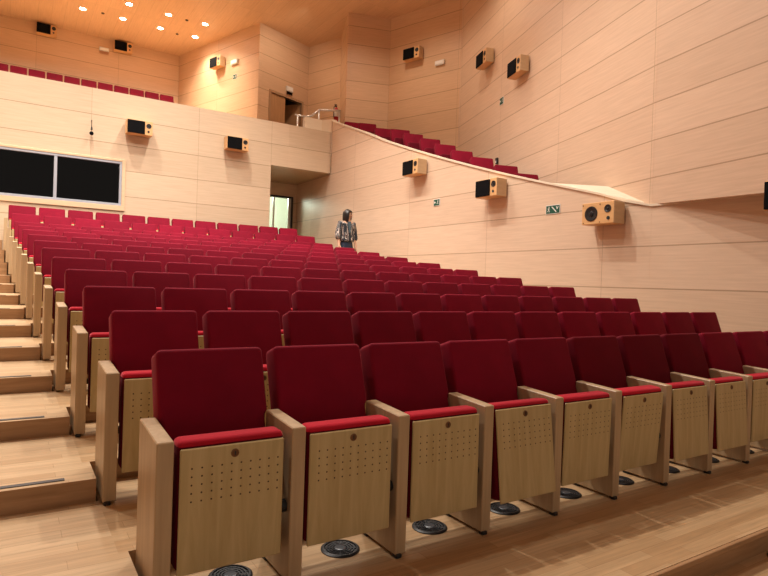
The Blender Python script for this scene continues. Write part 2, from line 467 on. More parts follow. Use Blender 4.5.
# wide wedge ledge where the outer wall leaves the ramp
bm = bmesh.new()
led = [(XW+WT, 4.62, 3.14), (XW+WT, 2.70, 2.572), (7.52, 3.67, 2.99), (7.64, 4.05, 3.05)]
top = [bm.verts.new(p) for p in ((XW+.05, 4.68, 3.135), (XW+.05, 2.66, 2.572), (7.50, 3.67, 2.985))]
bot = [bm.verts.new((v.co.x, v.co.y, v.co.z-.06)) for v in top]
bm.faces.new(top); bm.faces.new(list(reversed(bot)))
for i in range(3): bm.faces.new((top[i], bot[i], bot[(i+1) % 3], top[(i+1) % 3]))
bmesh.ops.recalc_face_normals(bm, faces=bm.faces)
struct(new_mesh('trim_3', bm, M_cap), 'wide pale wedge shaped ledge at the foot of the ramp')

# ---- outer right wall and the sawtooth upper walls
A18 = R(18.5)
E0 = (9.65, 10.1); E1 = (8.85, 12.43); E2 = (7.63, 12.83); E2b = (8.28, 14.45); E3 = (7.80, 15.86); E4 = (5.76, 15.05); E5 = (4.38, 19.42)
p_out = (7.17 - 8.0*math.sin(A18), 2.68 - 8.0*math.cos(A18))
Lout = 8.0 + math.hypot(E0[0]-7.17, E0[1]-2.68)
wall('wall_outer', p_out, E0, [(8.0, Lout, 1.5, ZC)], M_outer, 0.15, -1, 'tall beech panelled outer wall flaring out on the right')
bm = bmesh.new(); uvl = bm.loops.layers.uv.new('UVMap')
zf_ = 2.57 - 0.040*8.0
AF = R(13.5)
so_, co_ = math.sin(AF), math.cos(AF)
p_fr = (7.17 - 8.0*so_, 2.68 - 8.0*co_)
quad = [(0.0, zf_), (8.0, 2.57), (8.0, ZC), (0.0, ZC)]
FA = [bm.verts.new((p_fr[0]+so_*u, p_fr[1]+co_*u, z)) for u, z in quad]
FB = [bm.verts.new((p_fr[0]+so_*u+co_*.15, p_fr[1]+co_*u-so_*.15, z)) for u, z in quad]
for vs in (FA, list(reversed(FB))):
    fc = bm.faces.new(vs)
    for l in fc.loops:
        i = (FA if l.vert in FA else FB).index(l.vert); l[uvl].uv = quad[i]
for i in range(4):
    j = (i+1) % 4
    fc = bm.faces.new((FA[j], FA[i], FB[i], FB[j]))
    for l in fc.loops: l[uvl].uv = (.5, .3)
bmesh.ops.recalc_face_normals(bm, faces=bm.faces)
struct(new_mesh('wall_outer_front', bm, M_outer), 'front stretch of the tall panelled outer wall above the right side wall')
def wl(a, b): return math.hypot(b[0]-a[0], b[1]-a[1])
wall('wall_upper_right', E1, E0, [(0, wl(E1, E0), 3.0, ZC)], M_upper, 0.15, 1)
wall('wall_upper_column', E2, E1, [(0, wl(E2, E1), 3.0, ZC)], M_upper, 0.15, 1)
wall('wall_upper_return', E2b, E2, [(0, wl(E2b, E2), 4.8, ZC)], M_upper, 0.12, 1)
wall('wall_upper_recess', E3, E2b, [(0, wl(E3, E2b), 4.8, ZC)], M_upper, 0.15, 1)
ld = wl(E4, E3)
dd = ((E3[0]-E4[0])/ld, (E3[1]-E4[1])/ld)
du0, du1, dz1 = 0.52, 1.90, 7.22
wall('wall_upper_door', E4, E3, [(0, du0, 4.8, ZC), (du0, du1, dz1, ZC), (du1, ld, 4.8, ZC)], M_upper, 0.12, 1)
wall('wall_upper_side', E5, E4, [(0, wl(E5, E4), 4.8, ZC)], M_upper, 0.12, 1)
wall('wall_upper_back', (0, E5[1]), (1, E5[1]), [(-8.0, E5[0], 4.8, ZC)], M_upper, 0.15, 1)
# upper door: frame, one closed leaf, dark opening
MD = Matrix.Translation((E4[0], E4[1], 0)) @ Matrix.Rotation(math.atan2(dd[1], dd[0]), 4, 'Z')
bm = bmesh.new()
add_box(bm, (du0-.07, -.03, 5.0), (du0, .10, dz1+.07), M=MD); add_box(bm, (du1, -.03, 5.0), (du1+.07, .10, dz1+.07), M=MD); add_box(bm, (du0, -.03, dz1), (du1, .10, dz1+.07), M=MD)
ud = struct(new_mesh('door_2', bm, M_upper), 'wooden double door to the balcony, one leaf open on a dark passage')
M_leaf = wood_mat('door_leaf', (0.52, 0.30, 0.15), scale=(16, 16, 1.5), amp=0.2)
bm = bmesh.new(); add_box(bm, (du0, .02, 5.0), (du0+.66, .07, dz1), 0.004, 1, M=MD); lf = new_mesh('door_leaf', bm, M_leaf, ud)
bm = bmesh.new(); add_cyl(bm, MD @ Vector((du0+.58, .0, 6.02)), MD @ Vector((du0+.58, .02, 6.02)), .02); add_cyl(bm, MD @ Vector((du0+.58, -.02, 6.02)), MD @ Vector((du0+.48, -.02, 6.02)), .012); new_mesh('door_handle', bm, M_steel, lf)
MO = MD @ Matrix.Translation((du1, .06, 0)) @ Matrix.Rotation(R(-72), 4, 'Z')
bm = bmesh.new(); add_box(bm, (-.66, 0, 5.0), (0, .05, dz1-.01), 0.004, 1, M=MO); new_mesh('door_leaf', bm, M_leaf, ud)
bm = bmesh.new()
add_box(bm, (du0-.3, 1.3, 4.9), (du1+.3, 1.36, 7.6), M=MD); add_box(bm, (du0-.36, .121, 4.9), (du0-.3, 1.36, 7.6), M=MD); add_box(bm, (du1+.3, .121, 4.9), (du1+.36, 1.36, 7.6), M=MD); add_box(bm, (du0-.36, .121, 7.6), (du1+.36, 1.36, 7.66), M=MD)
struct(new_mesh('wall_passage', bm, plain('passage_grey', (0.10, 0.085, 0.07), 0.8)))

# ---- ceiling
bm = bmesh.new(); uvl = bm.loops.layers.uv.new('UVMap')
add_box(bm, (-8.2, -7.0, ZC), (12.0, 19.7, ZC+.12))
for fc in bm.faces:
    for l in fc.loops: l[uvl].uv = (l.vert.co.y, l.vert.co.x)
struct(new_mesh('ceiling', bm, M_ceil), 'beech panelled ceiling')
# ---- left wall, outside the frame
wall('wall_left', (-8.0, 0), (-8.0, 1), [(-7.0, 19.4, -0.3, ZC)], M_side, 0.15, 1)

# ---- balcony
bm = bmesh.new()
add_box(bm, (-8, YB+.2, 4.73), (XW, 15.0, 5.0))
add_box(bm, (4.3, 15.0, 4.73), (8.4, 16.6, 5.0))
zz = 5.0
for i, (y0, y1, z) in enumerate(((15.0, 16.0, 5.4), (16.0, 17.0, 5.8), (17.0, 17.95, 6.2), (17.95, 19.42, 6.62))):
    add_box(bm, (-8, y0, 4.73), (4.35 if i > 2 else 4.6, y1, z))
struct(new_mesh('floor_balcony', bm, M_floor))
# solid return panel of the balcony front beside the ramp
bm = bmesh.new(); uvl = bm.loops.layers.uv.new('UVMap')
add_prism(bm, [(6.44, 13.0), (6.97, 13.0), (7.165, 12.74), (7.31, 12.74), (7.31, 13.16), (6.44, 13.16)], 5.0, 5.98)
for fc in bm.faces:
    for l in fc.loops: l[uvl].uv = (l.vert.co.x*.2+.5, 0.30+(l.vert.co.z-5.0)*.2)
struct(new_mesh('wall_balcony_return', bm, M_cap), 'raised pale panel where the balcony front meets the ramp')

# ---- floors: stage level, seating terraces, aisle steps
bm = bmesh.new(); add_box(bm, (-8, -7.0, -0.4), (XW, -0.66, -0.135)); struct(new_mesh('floor', bm, M_floor), 'oak floor at the front of the hall')
RO = 0.40      # riser behind the seats
def terr_start(n): return (-0.70 if n == 0 else fy(n-1)+RO)
bm = bmesh.new()
for n in range(NROW):
    y1 = fy(n)+RO if n < NROW-1 else YB
    add_box(bm, (fx(n) - 0.012, terr_start(n), -0.4), (XW, y1, fz(n)))
for fc in bm.faces:
    fc.material_index = 1 if abs(fc.normal.z) < .5 and fc.normal.y < -.5 else 0
bm.normal_update()
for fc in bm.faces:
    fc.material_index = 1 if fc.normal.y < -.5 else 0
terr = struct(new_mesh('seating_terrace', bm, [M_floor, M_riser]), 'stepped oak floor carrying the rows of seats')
bm = bmesh.new()
add_box(bm, (-8, -0.725, -0.03), (XW, -0.70, 0.0), 0.006, 2)
struct(new_mesh('trim_4', bm, M_riser), 'rounded oak nosing along the edge of the front platform')
bm = bmesh.new()
add_box(bm, (-8, -0.70, -0.4), (-.012, 0.08, 0.0))
for n in range(NROW):
    y0 = fy(n)+0.08; y1 = fy(n)+RO
    y2 = fy(n+1)+0.08 if n < NROW-1 else YB
    z1 = fz(n+1) if n < NROW-1 else 1.94
    xr = fx(n+1)-0.012
    add_box(bm, (-8, y0, -0.4), (fx(n)-0.026, y1, z1))        # step, cut back beside the side panel
    add_box(bm, (-8, y1, -0.4), (xr, y2, z1))
bm.normal_update()
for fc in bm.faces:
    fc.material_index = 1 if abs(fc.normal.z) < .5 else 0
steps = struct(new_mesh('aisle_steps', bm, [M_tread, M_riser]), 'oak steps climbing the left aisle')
for n in range(NROW-1):
    bm = bmesh.new()
    z1 = fz(n+1)
    add_box(bm, (-2.6, fy(n)+.115, z1), (fx(n)-.17, fy(n)+.15, z1+.004))
    new_mesh('tread_strip', bm, M_strip, steps)

# ------------------------------------------------------------------ theatre seats
def backrest_bm(w=0.492, h=0.64, th=0.125):
    bm = bmesh.new()
    # full width above the arms, narrower where it drops between the side panels
    top = rounded_rect(w, h, 0.026, 5)
    yk = h/2 - 0.325; wn = 0.235
    pts = [q for q in top if q[1] > 0]
    pts = pts[:]
    pts += [(-w/2, yk+.02), (-w/2+.012, yk), (-wn+.004, yk-.02)] + [(-wn, -h/2+.03), (-wn+.03, -h/2), (wn-.03, -h/2), (wn, -h/2+.03)] + [(wn-.004, yk-.02), (w/2-.012, yk), (w/2, yk+.02)]
    vs = add_prism(bm, pts, 0, th)
    bm.normal_update()
    es = [e for e in bm.edges if abs(e.verts[0].co.z - e.verts[1].co.z) < 1e-6]
    bmesh.ops.bevel(bm, geom=es, offset=0.017, segments=3, profile=0.5, affect='EDGES')
    return bm
def to_back(bm, w=0.503, h=0.64, top=(0.41, 0.992), u=None):
    """place a panel drawn in XY (thickness +Z) as a reclined back: front face toward -Y, top edge at top"""
    tilt = R(19.0)
    uc = T/2 + S/2 + 0.005 if u is None else u
    for v in bm.verts:
        x, y, z = v.co
        d = y - h/2                       # 0 at the top, negative downwards
        v.co = Vector((uc + x, top[0] + d*math.sin(tilt) + z*math.cos(tilt), top[1] + d*math.cos(tilt) - z*math.sin(tilt)))
    bmesh.ops.recalc_face_normals(bm, faces=bm.faces)
bm = backrest_bm(); to_back(bm)
P_back = new_mesh('backrest', bm, M_vel, smooth=True)
# plywood shell behind the back
bm = bmesh.new(); add_prism(bm, rounded_rect(0.46, 0.59, 0.03, 4), 0.125, 0.138); to_back(bm, h=0.64)
P_shell = new_mesh('back_shell', bm, M_arm)
# side panel (arm): thick board, armrest rises slightly to the rear
def arm_bm():
    bm = bmesh.new()
    prof2 = [(0.0, 0.015), (0.31, 0.015), (0.3157, 0.025), (0.3157, H+.017), (0.0, H)]
    A = [bm.verts.new((0, y, z)) for y, z in prof2]; B = [bm.verts.new((T, y, z)) for y, z in prof2]
    bm.faces.new(list(reversed(A))); bm.faces.new(B)
    for i in range(5):
        j = (i+1) % 5; bm.faces.new((A[i], A[j], B[j], B[i]))
    bmesh.ops.recalc_face_normals(bm, faces=bm.faces)
    bmesh.ops.bevel(bm, geom=list(bm.edges), offset=0.004, segments=1, affect='EDGES')
    return bm
P_arm = new_mesh('side_panel', arm_bm(), M_arm)
# bracket joining back to side panels
bm = bmesh.new(); add_box(bm, (T-.004, 0.26, 0.30), (S-.001, 0.30, 0.335), 0.004, 1)
P_rail = new_mesh('cross_rail', bm, M_plastic)
# small feet
bm = bmesh.new(); add_box(bm, (0.002, -.012, 0), (T*.55, .03, .02), 0.004, 1); P_foot = new_mesh('foot', bm, M_plastic)
bm = bmesh.new(); add_box(bm, (0.002, .27, 0), (T*.8, .32, .02), 0.004, 1); P_foot2 = new_mesh('foot', bm, M_plastic)
# tipped-up cushion, hinged low at the back of the seat
HZ = (0.0, 0.085, 0.20)      # hinge line
bm = bmesh.new(); add_box(bm, (0.078, 0.012, 0.165), (0.517, 0.115, 0.678), 0.024, 4)
M_velshade = velvet_mat('red_velvet_shade', (0.12, 0.003, 0.012), 0.15)  # shade beside the arm put into a darker velvet copy
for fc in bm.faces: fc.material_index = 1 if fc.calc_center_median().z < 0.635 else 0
P_cush = new_mesh('seat_cushion', bm, [M_veldark, M_velshade], smooth=True)
bm = bmesh.new(); add_box(bm, (0.078, 0.012, 0.165), (0.517, 0.115, 0.678), 0.024, 4)
P_cushdim = new_mesh('seat_cushion', bm, M_velshade, smooth=True)
bm = bmesh.new(); add_box(bm, (0.085, 0.0, 0.155), (0.512, 0.013, 0.648), 0.004, 1); P_pan = new_mesh('underside_panel', bm, M_ply)
bm = bmesh.new()
MB_ = Matrix.Translation((0.300, 0.0, 0.612)) @ Matrix.Rotation(R(90), 4, 'X')
add_lathe(bm, [(0.0135, 0), (0.0135, 0.003)], 20, MB_)
add_lathe(bm, [(0.017, 0.0), (0.017, 0.002), (0.0138, 0.004), (0.0136, 0.002)], 20, MB_, 1)
add_box(bm, (0.298, -.0045, 0.604), (0.3025, -.002, 0.620), 0, 1, None, 2)
P_badge = new_mesh('number_badge', bm, [M_badge, M_badgerim, M_plastic])
bm = bmesh.new(); add_cyl(bm, (0.520, 0.06, 0.335), (S-.001, 0.06, 0.335), 0.028, n=14)
P_hinge = new_mesh('hinge', bm, M_plastic)
for o in (P_pan, P_badge): o.parent = P_cush
protos = [P_back, P_shell, P_arm, P_rail, P_foot, P_foot2, P_cush, P_hinge]
ORD = ['first', 'second', 'third', 'fourth', 'fifth', 'sixth', 'seventh', 'eighth', 'ninth', 'tenth', 'eleventh', 'twelfth', 'thirteenth']
def cp_part(o, par, detail=True):
    c = o.copy(); C.objects.link(c); c.parent = par; c.matrix_parent_inverse = Matrix()
    c.location = (0, 0, 0)
    return c
def tip(c, deg):
    """turn the cushion about its hinge: positive swings the foot of the panel outward"""
    a = -R(deg); hz = Vector((0, 0.06, 0.60))
    Mx = Matrix.Translation(hz) @ Matrix.Rotation(a, 4, 'X') @ Matrix.Translation(-hz)
    c.matrix_basis = Mx
bm = bmesh.new()
for y0 in (0.0,):
    prof2 = [(0.0, 0.015), (0.345, 0.015), (0.35, 0.025), (0.35, H+.021), (0.0, H)]
    A = [bm.verts.new((-.004, y, z)) for y, z in prof2]; B = [bm.verts.new((.061, y, z)) for y, z in prof2]
    bm.faces.new(list(reversed(A))); bm.faces.new(B)
    for i in range(5):
        j = (i+1) % 5; bm.faces.new((A[i], A[j], B[j], B[i]))
    bmesh.ops.recalc_face_normals(bm, faces=bm.faces)
    bmesh.ops.bevel(bm, geom=list(bm.edges), offset=0.004, segments=1, affect='EDGES')
P_end = new_mesh('side_panel', bm, M_arm)
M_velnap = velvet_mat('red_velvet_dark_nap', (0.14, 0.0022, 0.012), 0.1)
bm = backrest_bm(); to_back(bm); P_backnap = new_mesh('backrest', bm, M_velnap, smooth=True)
M_veldim = velvet_mat('shaded_red_velvet', (0.13, 0.002, 0.012), 0.3)  # balcony shade put into the colour of the seat backs
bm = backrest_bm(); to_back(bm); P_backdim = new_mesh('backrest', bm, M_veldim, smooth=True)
bm = bmesh.new(); add_box(bm, (0.10, 0.03, 0.0), (0.50, 0.20, 0.20), 0.01, 1); P_ped = new_mesh('pedestal', bm, M_plastic)
def make_low_seat(loc, rotz, label, group, back, sx=1.0):
    """seat of which only the upholstered back and tipped-up cushion show"""
    t = thing('theater_seat', label, 'seat', loc, rotz, group)
    cp_part(back, t); cp_part(P_cushdim, t); cp_part(P_ped, t)
    t.scale = (sx, 1, 1)
    return t
def make_seat(loc, rotz, label, group, detail=2, tipdeg=0.0, end=False, cat='seat', aisle=False, back=None):
    t = thing('theater_seat', label, cat, loc, rotz, group)
    cp_part(back or P_back, t); cp_part(P_end if aisle else P_arm, t)
    c = cp_part(P_cush, t); tip(c, tipdeg)
    p = cp_part(P_pan, c)
    if detail > 0:
        cp_part(P_shell, t); cp_part(P_badge, c)
    if detail > 1:
        cp_part(P_rail, t); cp_part(P_foot, t); cp_part(P_foot2, t); cp_part(P_hinge, t)
    if end:
        e = cp_part(P_arm, t); e.location = (S, 0, 0)
    return t
TIP0 = {3: 7.0, 5: -4.0, 6: 3.5, 7: 4.0, 4: -1.0, 2: 0.5}
ROWN = ['front row'] + ['%s row from the front' % ORD[i] for i in range(1, NROW-2)] + ['second row from the back wall', 'back row along the rear wall']
for n in range(NROW):
    for i in range(NSEAT):
        lab = 'red velvet tip-up theatre seat, %s from left aisle, %s' % (ORD[i], ROWN[n])
        td = TIP0.get(i, 0.0) if n == 0 else random.uniform(-1.5, 2.0)
        make_seat((fx(n)+S*i, fy(n), fz(n)), 0, lab, 'red theatre seats in the stalls', 2 if n < 3 else (1 if n < 5 else 0), td, i == NSEAT-1, aisle=(i == 0), back=(P_backnap if (n == 0 and i in (5, 6, 7)) else None))
# ---- seats on the side terrace above the ramp; one seat end shows over each step
AR = -A18
side_seats = [(344, 121.5), (361, 122.8), (376.7, 124.2), (393, 128.9), (409.7, 130.8), (423, 135), (440, 139.8), (455.8, 145.8), (472.7, 152.3), (493, 158.5), (517.5, 166.5), (538.3, 175)]
# ---- camera
CAM = dict(loc=(-0.47834, -2.29821, 1.31626), yaw=0.56791, pitch=-0.00777, roll=0.03328, f=583.516)
def cam_basis():
    y, p, r = CAM['yaw'], CAM['pitch'], CAM['roll']
    Fw = Vector((math.sin(y)*math.cos(p), math.cos(y)*math.cos(p), math.sin(p)))
    Rt = Vector((math.cos(y), -math.sin(y), 0)); U = Rt.cross(Fw)
    c, s = math.cos(r), math.sin(r)
    return Fw, Rt*c + U*s, U*c - Rt*s
Fw, Rt, Up = cam_basis()
cd = bpy.data.cameras.new('camera'); cam = bpy.data.objects.new('camera', cd); C.objects.link(cam)
cd.sensor_width = 36.0; cd.lens = CAM['f']/768*36.0; cd.clip_end = 200
Mc = Matrix((Rt, Up, -Fw)).transposed().to_4x4(); Mc.translation = Vector(CAM['loc'])
cam.matrix_world = Mc
bpy.context.scene.camera = cam

# positions of the side terrace seats: (x, y, z of the back's top right corner)
SIDE = [(7.5,11.64,5.69),(7.5,10.85,5.49),(7.5,10.03,5.19),(7.5,9.29,5.01),(7.5,8.74,4.8),(7.5,8.08,4.56),(7.5,7.53,4.33),(7.5,6.97,4.10),(7.5,6.35,3.86),(7.5,5.67,3.6),(7.5,5.15,3.37)]
ca, sa = math.cos(AR), math.sin(AR)
bmT = bmesh.new()
for k, (x, y, z) in enumerate(SIDE):
    # local top right corner of the back is (0.557, 0.41, 0.985)
    lx, ly = 0.557, 0.41
    ox = x - (lx*ca - ly*sa); oy = y - (lx*sa + ly*ca)
    # keep the seat clear of the ramp wall: slide it along the line of sight
    need = (XW + WT + 0.03) - (ox + min(0, -0.52*sa if sa < 0 else 0))
    kx = max(0.0, need)
    if kx > 0:
        v = Vector((x, y, z)) - Vector(CAM['loc']); s_ = kx/v.x
        ox += v.x*s_; oy += v.y*s_; z += v.z*s_
    lab = 'red seat back peeping over the ramp capping, %s counting down from the extinguisher' % ORD[k]
    make_low_seat((ox, oy, z-0.985), AR, lab, 'red seats on the side terrace', P_back)
    zf = z-0.985
    add_box(bmT, (XW+WT, oy-.42, zf-0.6), (XW+WT+.01, oy-.41, zf-.59))
    w_ = 7.17 + (oy-2.68)*math.tan(A18) - 0.05
    d0 = 0.16
    add_box(bmT, (XW+WT+.001, oy-0.30, 1.6), (max(w_-.2, XW+WT+.7), oy+.34, zf))
bm = bmT
struct(new_mesh('floor_side_terrace', bm, M_floor))

# ---- balcony seats: the top of the back row, and two low ones near the ramp
for i in range(15):
    x = 4.14 - 0.557 - i*0.478
    x = 4.14 - 0.52 - i*0.484
    t = make_low_seat((x, 18.55, 6.60), 0, 'shaded red seat top on the balcony back row, %s from its right end' % ((ORD + ['fourteenth', 'fifteenth'])[i]), 'red seats in the balcony back row', P_backdim, 0.895)
for k, x in enumerate((5.68, 5.12)):
    make_low_seat((x, 12.98, 4.80), 0, ('red seat top just over the balcony front, nearer the ramp', 'red seat top just over the balcony front, nearer the door')[k], 'low balcony seats', P_backdim)
for o in (P_backnap, P_cushdim, P_end, P_backdim, P_ped, P_back, P_arm, P_cush, P_pan, P_shell, P_rail, P_foot, P_foot2, P_hinge, P_badge):
    try:
        bpy.data.objects.remove(o, do_unlink=True)
    except ReferenceError:
        pass

# ------------------------------------------------------------------ floor air diffusers
bm = bmesh.new()
add_lathe(bm, [(0.096, 0), (0.096, 0.004), (0.088, 0.009), (0.080, 0.0095), (0.078, 0.003)], 40)
V_rim = new_mesh('rim', bm, M_plastic)
bm = bmesh.new()
for r0 in (0.036, 0.050, 0.064):
    add_lathe(bm, [(r0, 0.002), (r0, 0.008), (r0+.006, 0.0085), (r0+.006, 0.002)], 32)
for k in range(12):
    a = 2*PI*k/12
    Mx = Matrix.Rotation(a, 4, 'Z')
    add_box(bm, (0.028, -.002, 0.002), (0.079, .002, 0.0065), 0, 1, Mx @ Matrix.Translation((0, .004, 0)))
V_grid = new_mesh('swirl_grille', bm, plain('diffuser_grey', (0.012, 0.014, 0.018), 0.4))
bm = bmesh.new(); add_lathe(bm, [(0.030, 0.002), (0.030, 0.009), (0.024, 0.011), (0.004, 0.0115)], 24)
V_cap = new_mesh('centre_cap', bm, plain('cap_grey', (0.05, 0.055, 0.065), 0.35, 0.2))
def diffuser(loc, label):
    t = thing('air_diffuser', label, 'floor vent', loc, random.uniform(0, 1), 'round floor air diffusers')
    for o in (V_rim, V_grid, V_cap): cp_part(o, t)
for i in range(NSEAT):
    diffuser((0.368+S*i, 0.212, 0.0005), 'round black floor air diffuser beneath the %s seat of the front row' % ORD[i])
diffuser((3.17, -0.815, -0.1345), 'round black air diffuser in the lower floor below the platform edge')
for o in (V_rim, V_grid, V_cap): bpy.data.objects.remove(o, do_unlink=True)

# ------------------------------------------------------------------ wall loudspeakers
def speaker(loc, rotz, label, grille=True, w=0.57, h=0.325, d=0.29):
    """loc: centre of the back on the wall; local -Y points into the hall, local +X to the viewer's right"""
    t = thing('wall_speaker', label, 'loudspeaker', loc, rotz, 'wooden wall loudspeakers')
    bm = bmesh.new()
    add_box(bm, (-w/2, -d, -h/2), (w/2, -.04, h/2), 0.006, 1)
    bm.normal_update()
    for fc in bm.faces: fc.material_index = 1 if fc.normal.x > .7 or fc.normal.y > .7 else 0
    new_mesh('cabinet', bm, [M_box, M_boxside], t)
    bm = bmesh.new(); add_box(bm, (-.10, -.045, -.09), (.10, 0, .09), 0.004, 1); new_mesh('wall_bracket', bm, M_plastic, t)
    RX = Matrix.Rotation(R(90), 4, 'X')
    def disc(name, x, z, r, m, ring=None):
        bm = bmesh.new(); MM = Matrix.Translation((x, -d, z)) @ RX
        add_lathe(bm, [(r*1.06, -.002), (r*1.06, .006), (r*.92, .008), (r*.55, .001), (r*.36, .001), (r*.3, .012), (r*.1, .016)], 24, MM)
        return new_mesh(name, bm, m, t)
    if grille:
        bm = bmesh.new(); add_box(bm, (-w/2+.012, -d-.022, -h/2+.012), (w*.19, -d+.002, h/2-.012), 0.006, 1); new_mesh('grille', bm, M_grille, t)
        disc('tweeter', w*.345, h*.17, .055, M_cone); disc('port', w*.335, -h*.24, .024, M_cone)
    else:
        disc('woofer', -w*.2, -.005, .108, M_cone); disc('tweeter', w*.31, h*.17, .056, M_cone); disc('port', w*.33, -h*.26, .026, M_cone)
        bm = bmesh.new()
        for x, z in ((-w*.46, h*.40), (w*.07, h*.40), (-w*.44, -h*.42), (w*.07, -h*.42)):
            add_cyl(bm, (x, -d-.004, z), (x, -d+.001, z), .009, n=10)
        new_mesh('grille_sockets', bm, M_cone, t)
    return t
speaker((1.98, YB, 4.80), 0, 'wooden loudspeaker with black grille above right end of booth window')
speaker((4.34, YB, 4.79), 0, 'wooden loudspeaker with black grille on back wall, left of the entrance portal')
rs = R(-90)
speaker((XW, 8.33, 3.90), rs, 'wooden grille loudspeaker on right wall, highest along the ramp')
speaker((XW, 5.84, 3.145), rs, 'wooden grille loudspeaker on right wall, midway along the ramp')
speaker((XW, 3.37, 2.475), rs, 'wooden loudspeaker with bare black woofer at the foot of the ramp', False)
speaker((7.17-2.21*math.sin(R(13.5)), 2.68-2.21*math.cos(R(13.5)), 2.41), math.atan2(-math.cos(R(13.5)), -math.sin(R(13.5))), 'dark grille loudspeaker cut off at the right edge of the view')
ro = R(-90) + 0 - A18
ro = math.atan2(-math.cos(A18), -math.sin(A18))
so, co = math.sin(A18), math.cos(A18)
speaker((9.03, 8.22, 6.74), ro, 'grille loudspeaker high on the outer wall, the farther of two', d=.235)
speaker((8.46, 6.54, 5.92), ro, 'grille loudspeaker high on the outer wall, the nearer of two', d=.235)
r2 = math.atan2(E0[1]-E1[1], E0[0]-E1[0])
speaker((9.16, 11.52, 7.89), r2, 'grille loudspeaker high on the upper wall beside the panelled column', d=.235)
r3 = math.atan2(E4[1]-E5[1], E4[0]-E5[0])
speaker((5.16, 16.97, 8.36), r3, 'grille loudspeaker in a pool of light on the balcony side wall', d=.235)
speaker((0.26, E5[1], 8.985), 0, 'grille loudspeaker under the ceiling on balcony rear wall, the left one')
speaker((2.50, E5[1], 8.985), 0, 'grille loudspeaker under the ceiling on balcony rear wall, the right one')

# ------------------------------------------------------------------ exit signs (pictogram plates)
def exit_sign(loc, rotz, label, kind, w=0.29, h=0.15):
    t = thing('exit_sign', label, 'exit sign', loc, rotz, 'green escape route signs')
    bm = bmesh.new(); add_box(bm, (-w/2, -.010, -h/2), (w/2, 0, h/2), 0.002, 1); new_mesh('plate', bm, M_white, t)
    bm = bmesh.new(); b = .012; add_box(bm, (-w/2+b, -.0125, -h/2+b), (w/2-b, -.009, h/2-b)); new_mesh('green_field', bm, M_green, t)
    bm = bmesh.new()
    def bar(x0, z0, x1, z1, th):
        a = Vector((x0, z0)); c = Vector((x1, z1)); n = (c-a).normalized(); q = Vector((-n.y, n.x))*th/2
        vs = [bm.verts.new((p.x, -.0135, p.y)) for p in (a-q, c-q, c+q, a+q)]; bm.faces.new(vs)
    def figure(cx):
        ring = [bm.verts.new((cx+.004+.011*math.cos(2*PI*i/12), -.0135, .040+.011*math.sin(2*PI*i/12))) for i in range(12)]; bm.faces.new(ring)
        bar(cx-.002, .026, cx-.006, -.006, .018); bar(cx, .022, cx+.022, .008, .008); bar(cx-.002, .022, cx-.026, .012, .008)
        bar(cx-.005, -.006, cx+.014, -.024, .010); bar(cx+.014, -.024, cx+.010, -.046, .009); bar(cx-.006, -.006, cx-.016, -.028, .010); bar(cx-.016, -.028, cx-.034, -.032, .009)
    if kind == 'stairs':
        figure(-.085)
        bar(-.02, .045, .075, -.045, .018)
        bar(.075, .045, .095, .0, .014); bar(.115, .045, .095, .0, .014)
    else:
        figure(.045)
        bar(-.065, -.018, -.065, .022, .034); bar(-.04, .0, -.015, .0, .014)
    new_mesh('pictogram', bm, M_white, t)
exit_sign((XW, 4.48, 2.655), rs, 'wide green escape sign with running figure and stairs on right wall', 'stairs', 0.31, 0.155)
exit_sign((XW, 7.69, 3.09), rs, 'square green escape sign below the ramp, behind the standing woman', 'door', 0.22, 0.15)
exit_sign((8.79, 7.52, 5.54), ro, 'small green escape sign high on the outer wall', 'door', 0.20, 0.17)
exit_sign((5.40, 16.21, 7.78), r3, 'small green escape sign on the balcony side wall', 'door', 0.22, 0.16)

# ------------------------------------------------------------------ emergency lights
def em_light(loc, rotz, label, w=0.30, h=0.12, plate=False):
    t = thing('emergency_light', label, 'emergency light', loc, rotz, 'white emergency light fittings')
    bm = bmesh.new(); add_box(bm, (-w/2, -.07, -h/2), (w/2, 0, h/2), 0.015, 2); new_mesh('housing', bm, M_white, t)
    bm = bmesh.new(); add_box(bm, (-w/2+.03, -.078, -h/2+.03), (w/2-.03, -.068, h/2-.03), 0.003, 1); new_mesh('diffuser', bm, plain('milky', (0.9, 0.88, 0.84), 0.3), t)
    if plate:
        bm = bmesh.new(); add_box(bm, (-w/2+.01, -.045, -h/2-.10), (w/2-.01, -.035, -h/2+.01)); new_mesh('hanging_plate', bm, glass_mat('clear_plate', (0.95, 0.85, 0.8)), t)
    return t
em_light((1.94, E5[1], 8.83), 0, 'white emergency light with clear plate between the two rear balcony loudspeakers', 0.30, 0.12, True)
em_light((5.40, 16.20, 8.24), r3, 'white emergency light beside the loudspeaker on the balcony side wall', 0.36, 0.15)
em_light((9.44, 10.71, 7.50), r2, 'white emergency light on upper wall left of the outer wall corner', 0.30, 0.13)
em_light((E4[0]+dd[0]*1.30, E4[1]+dd[1]*1.30, 7.52), math.atan2(dd[1], dd[0]), 'white emergency light above the balcony door', 0.28, 0.16, True)
# small dark step light on the outer wall
t = thing('step_light', 'small dark wall light just above the side terrace seats', 'wall light', (8.82, 7.62, 4.2), ro)
bm = bmesh.new(); add_box(bm, (-.04, -.05, -.07), (.04, 0, .07), 0.008, 1); new_mesh('housing', bm, M_plastic, t)
bm = bmesh.new(); add_box(bm, (-.025, -.056, -.05), (.025, -.045, .0), 0.002, 1); new_mesh('lens', bm, M_white, t)

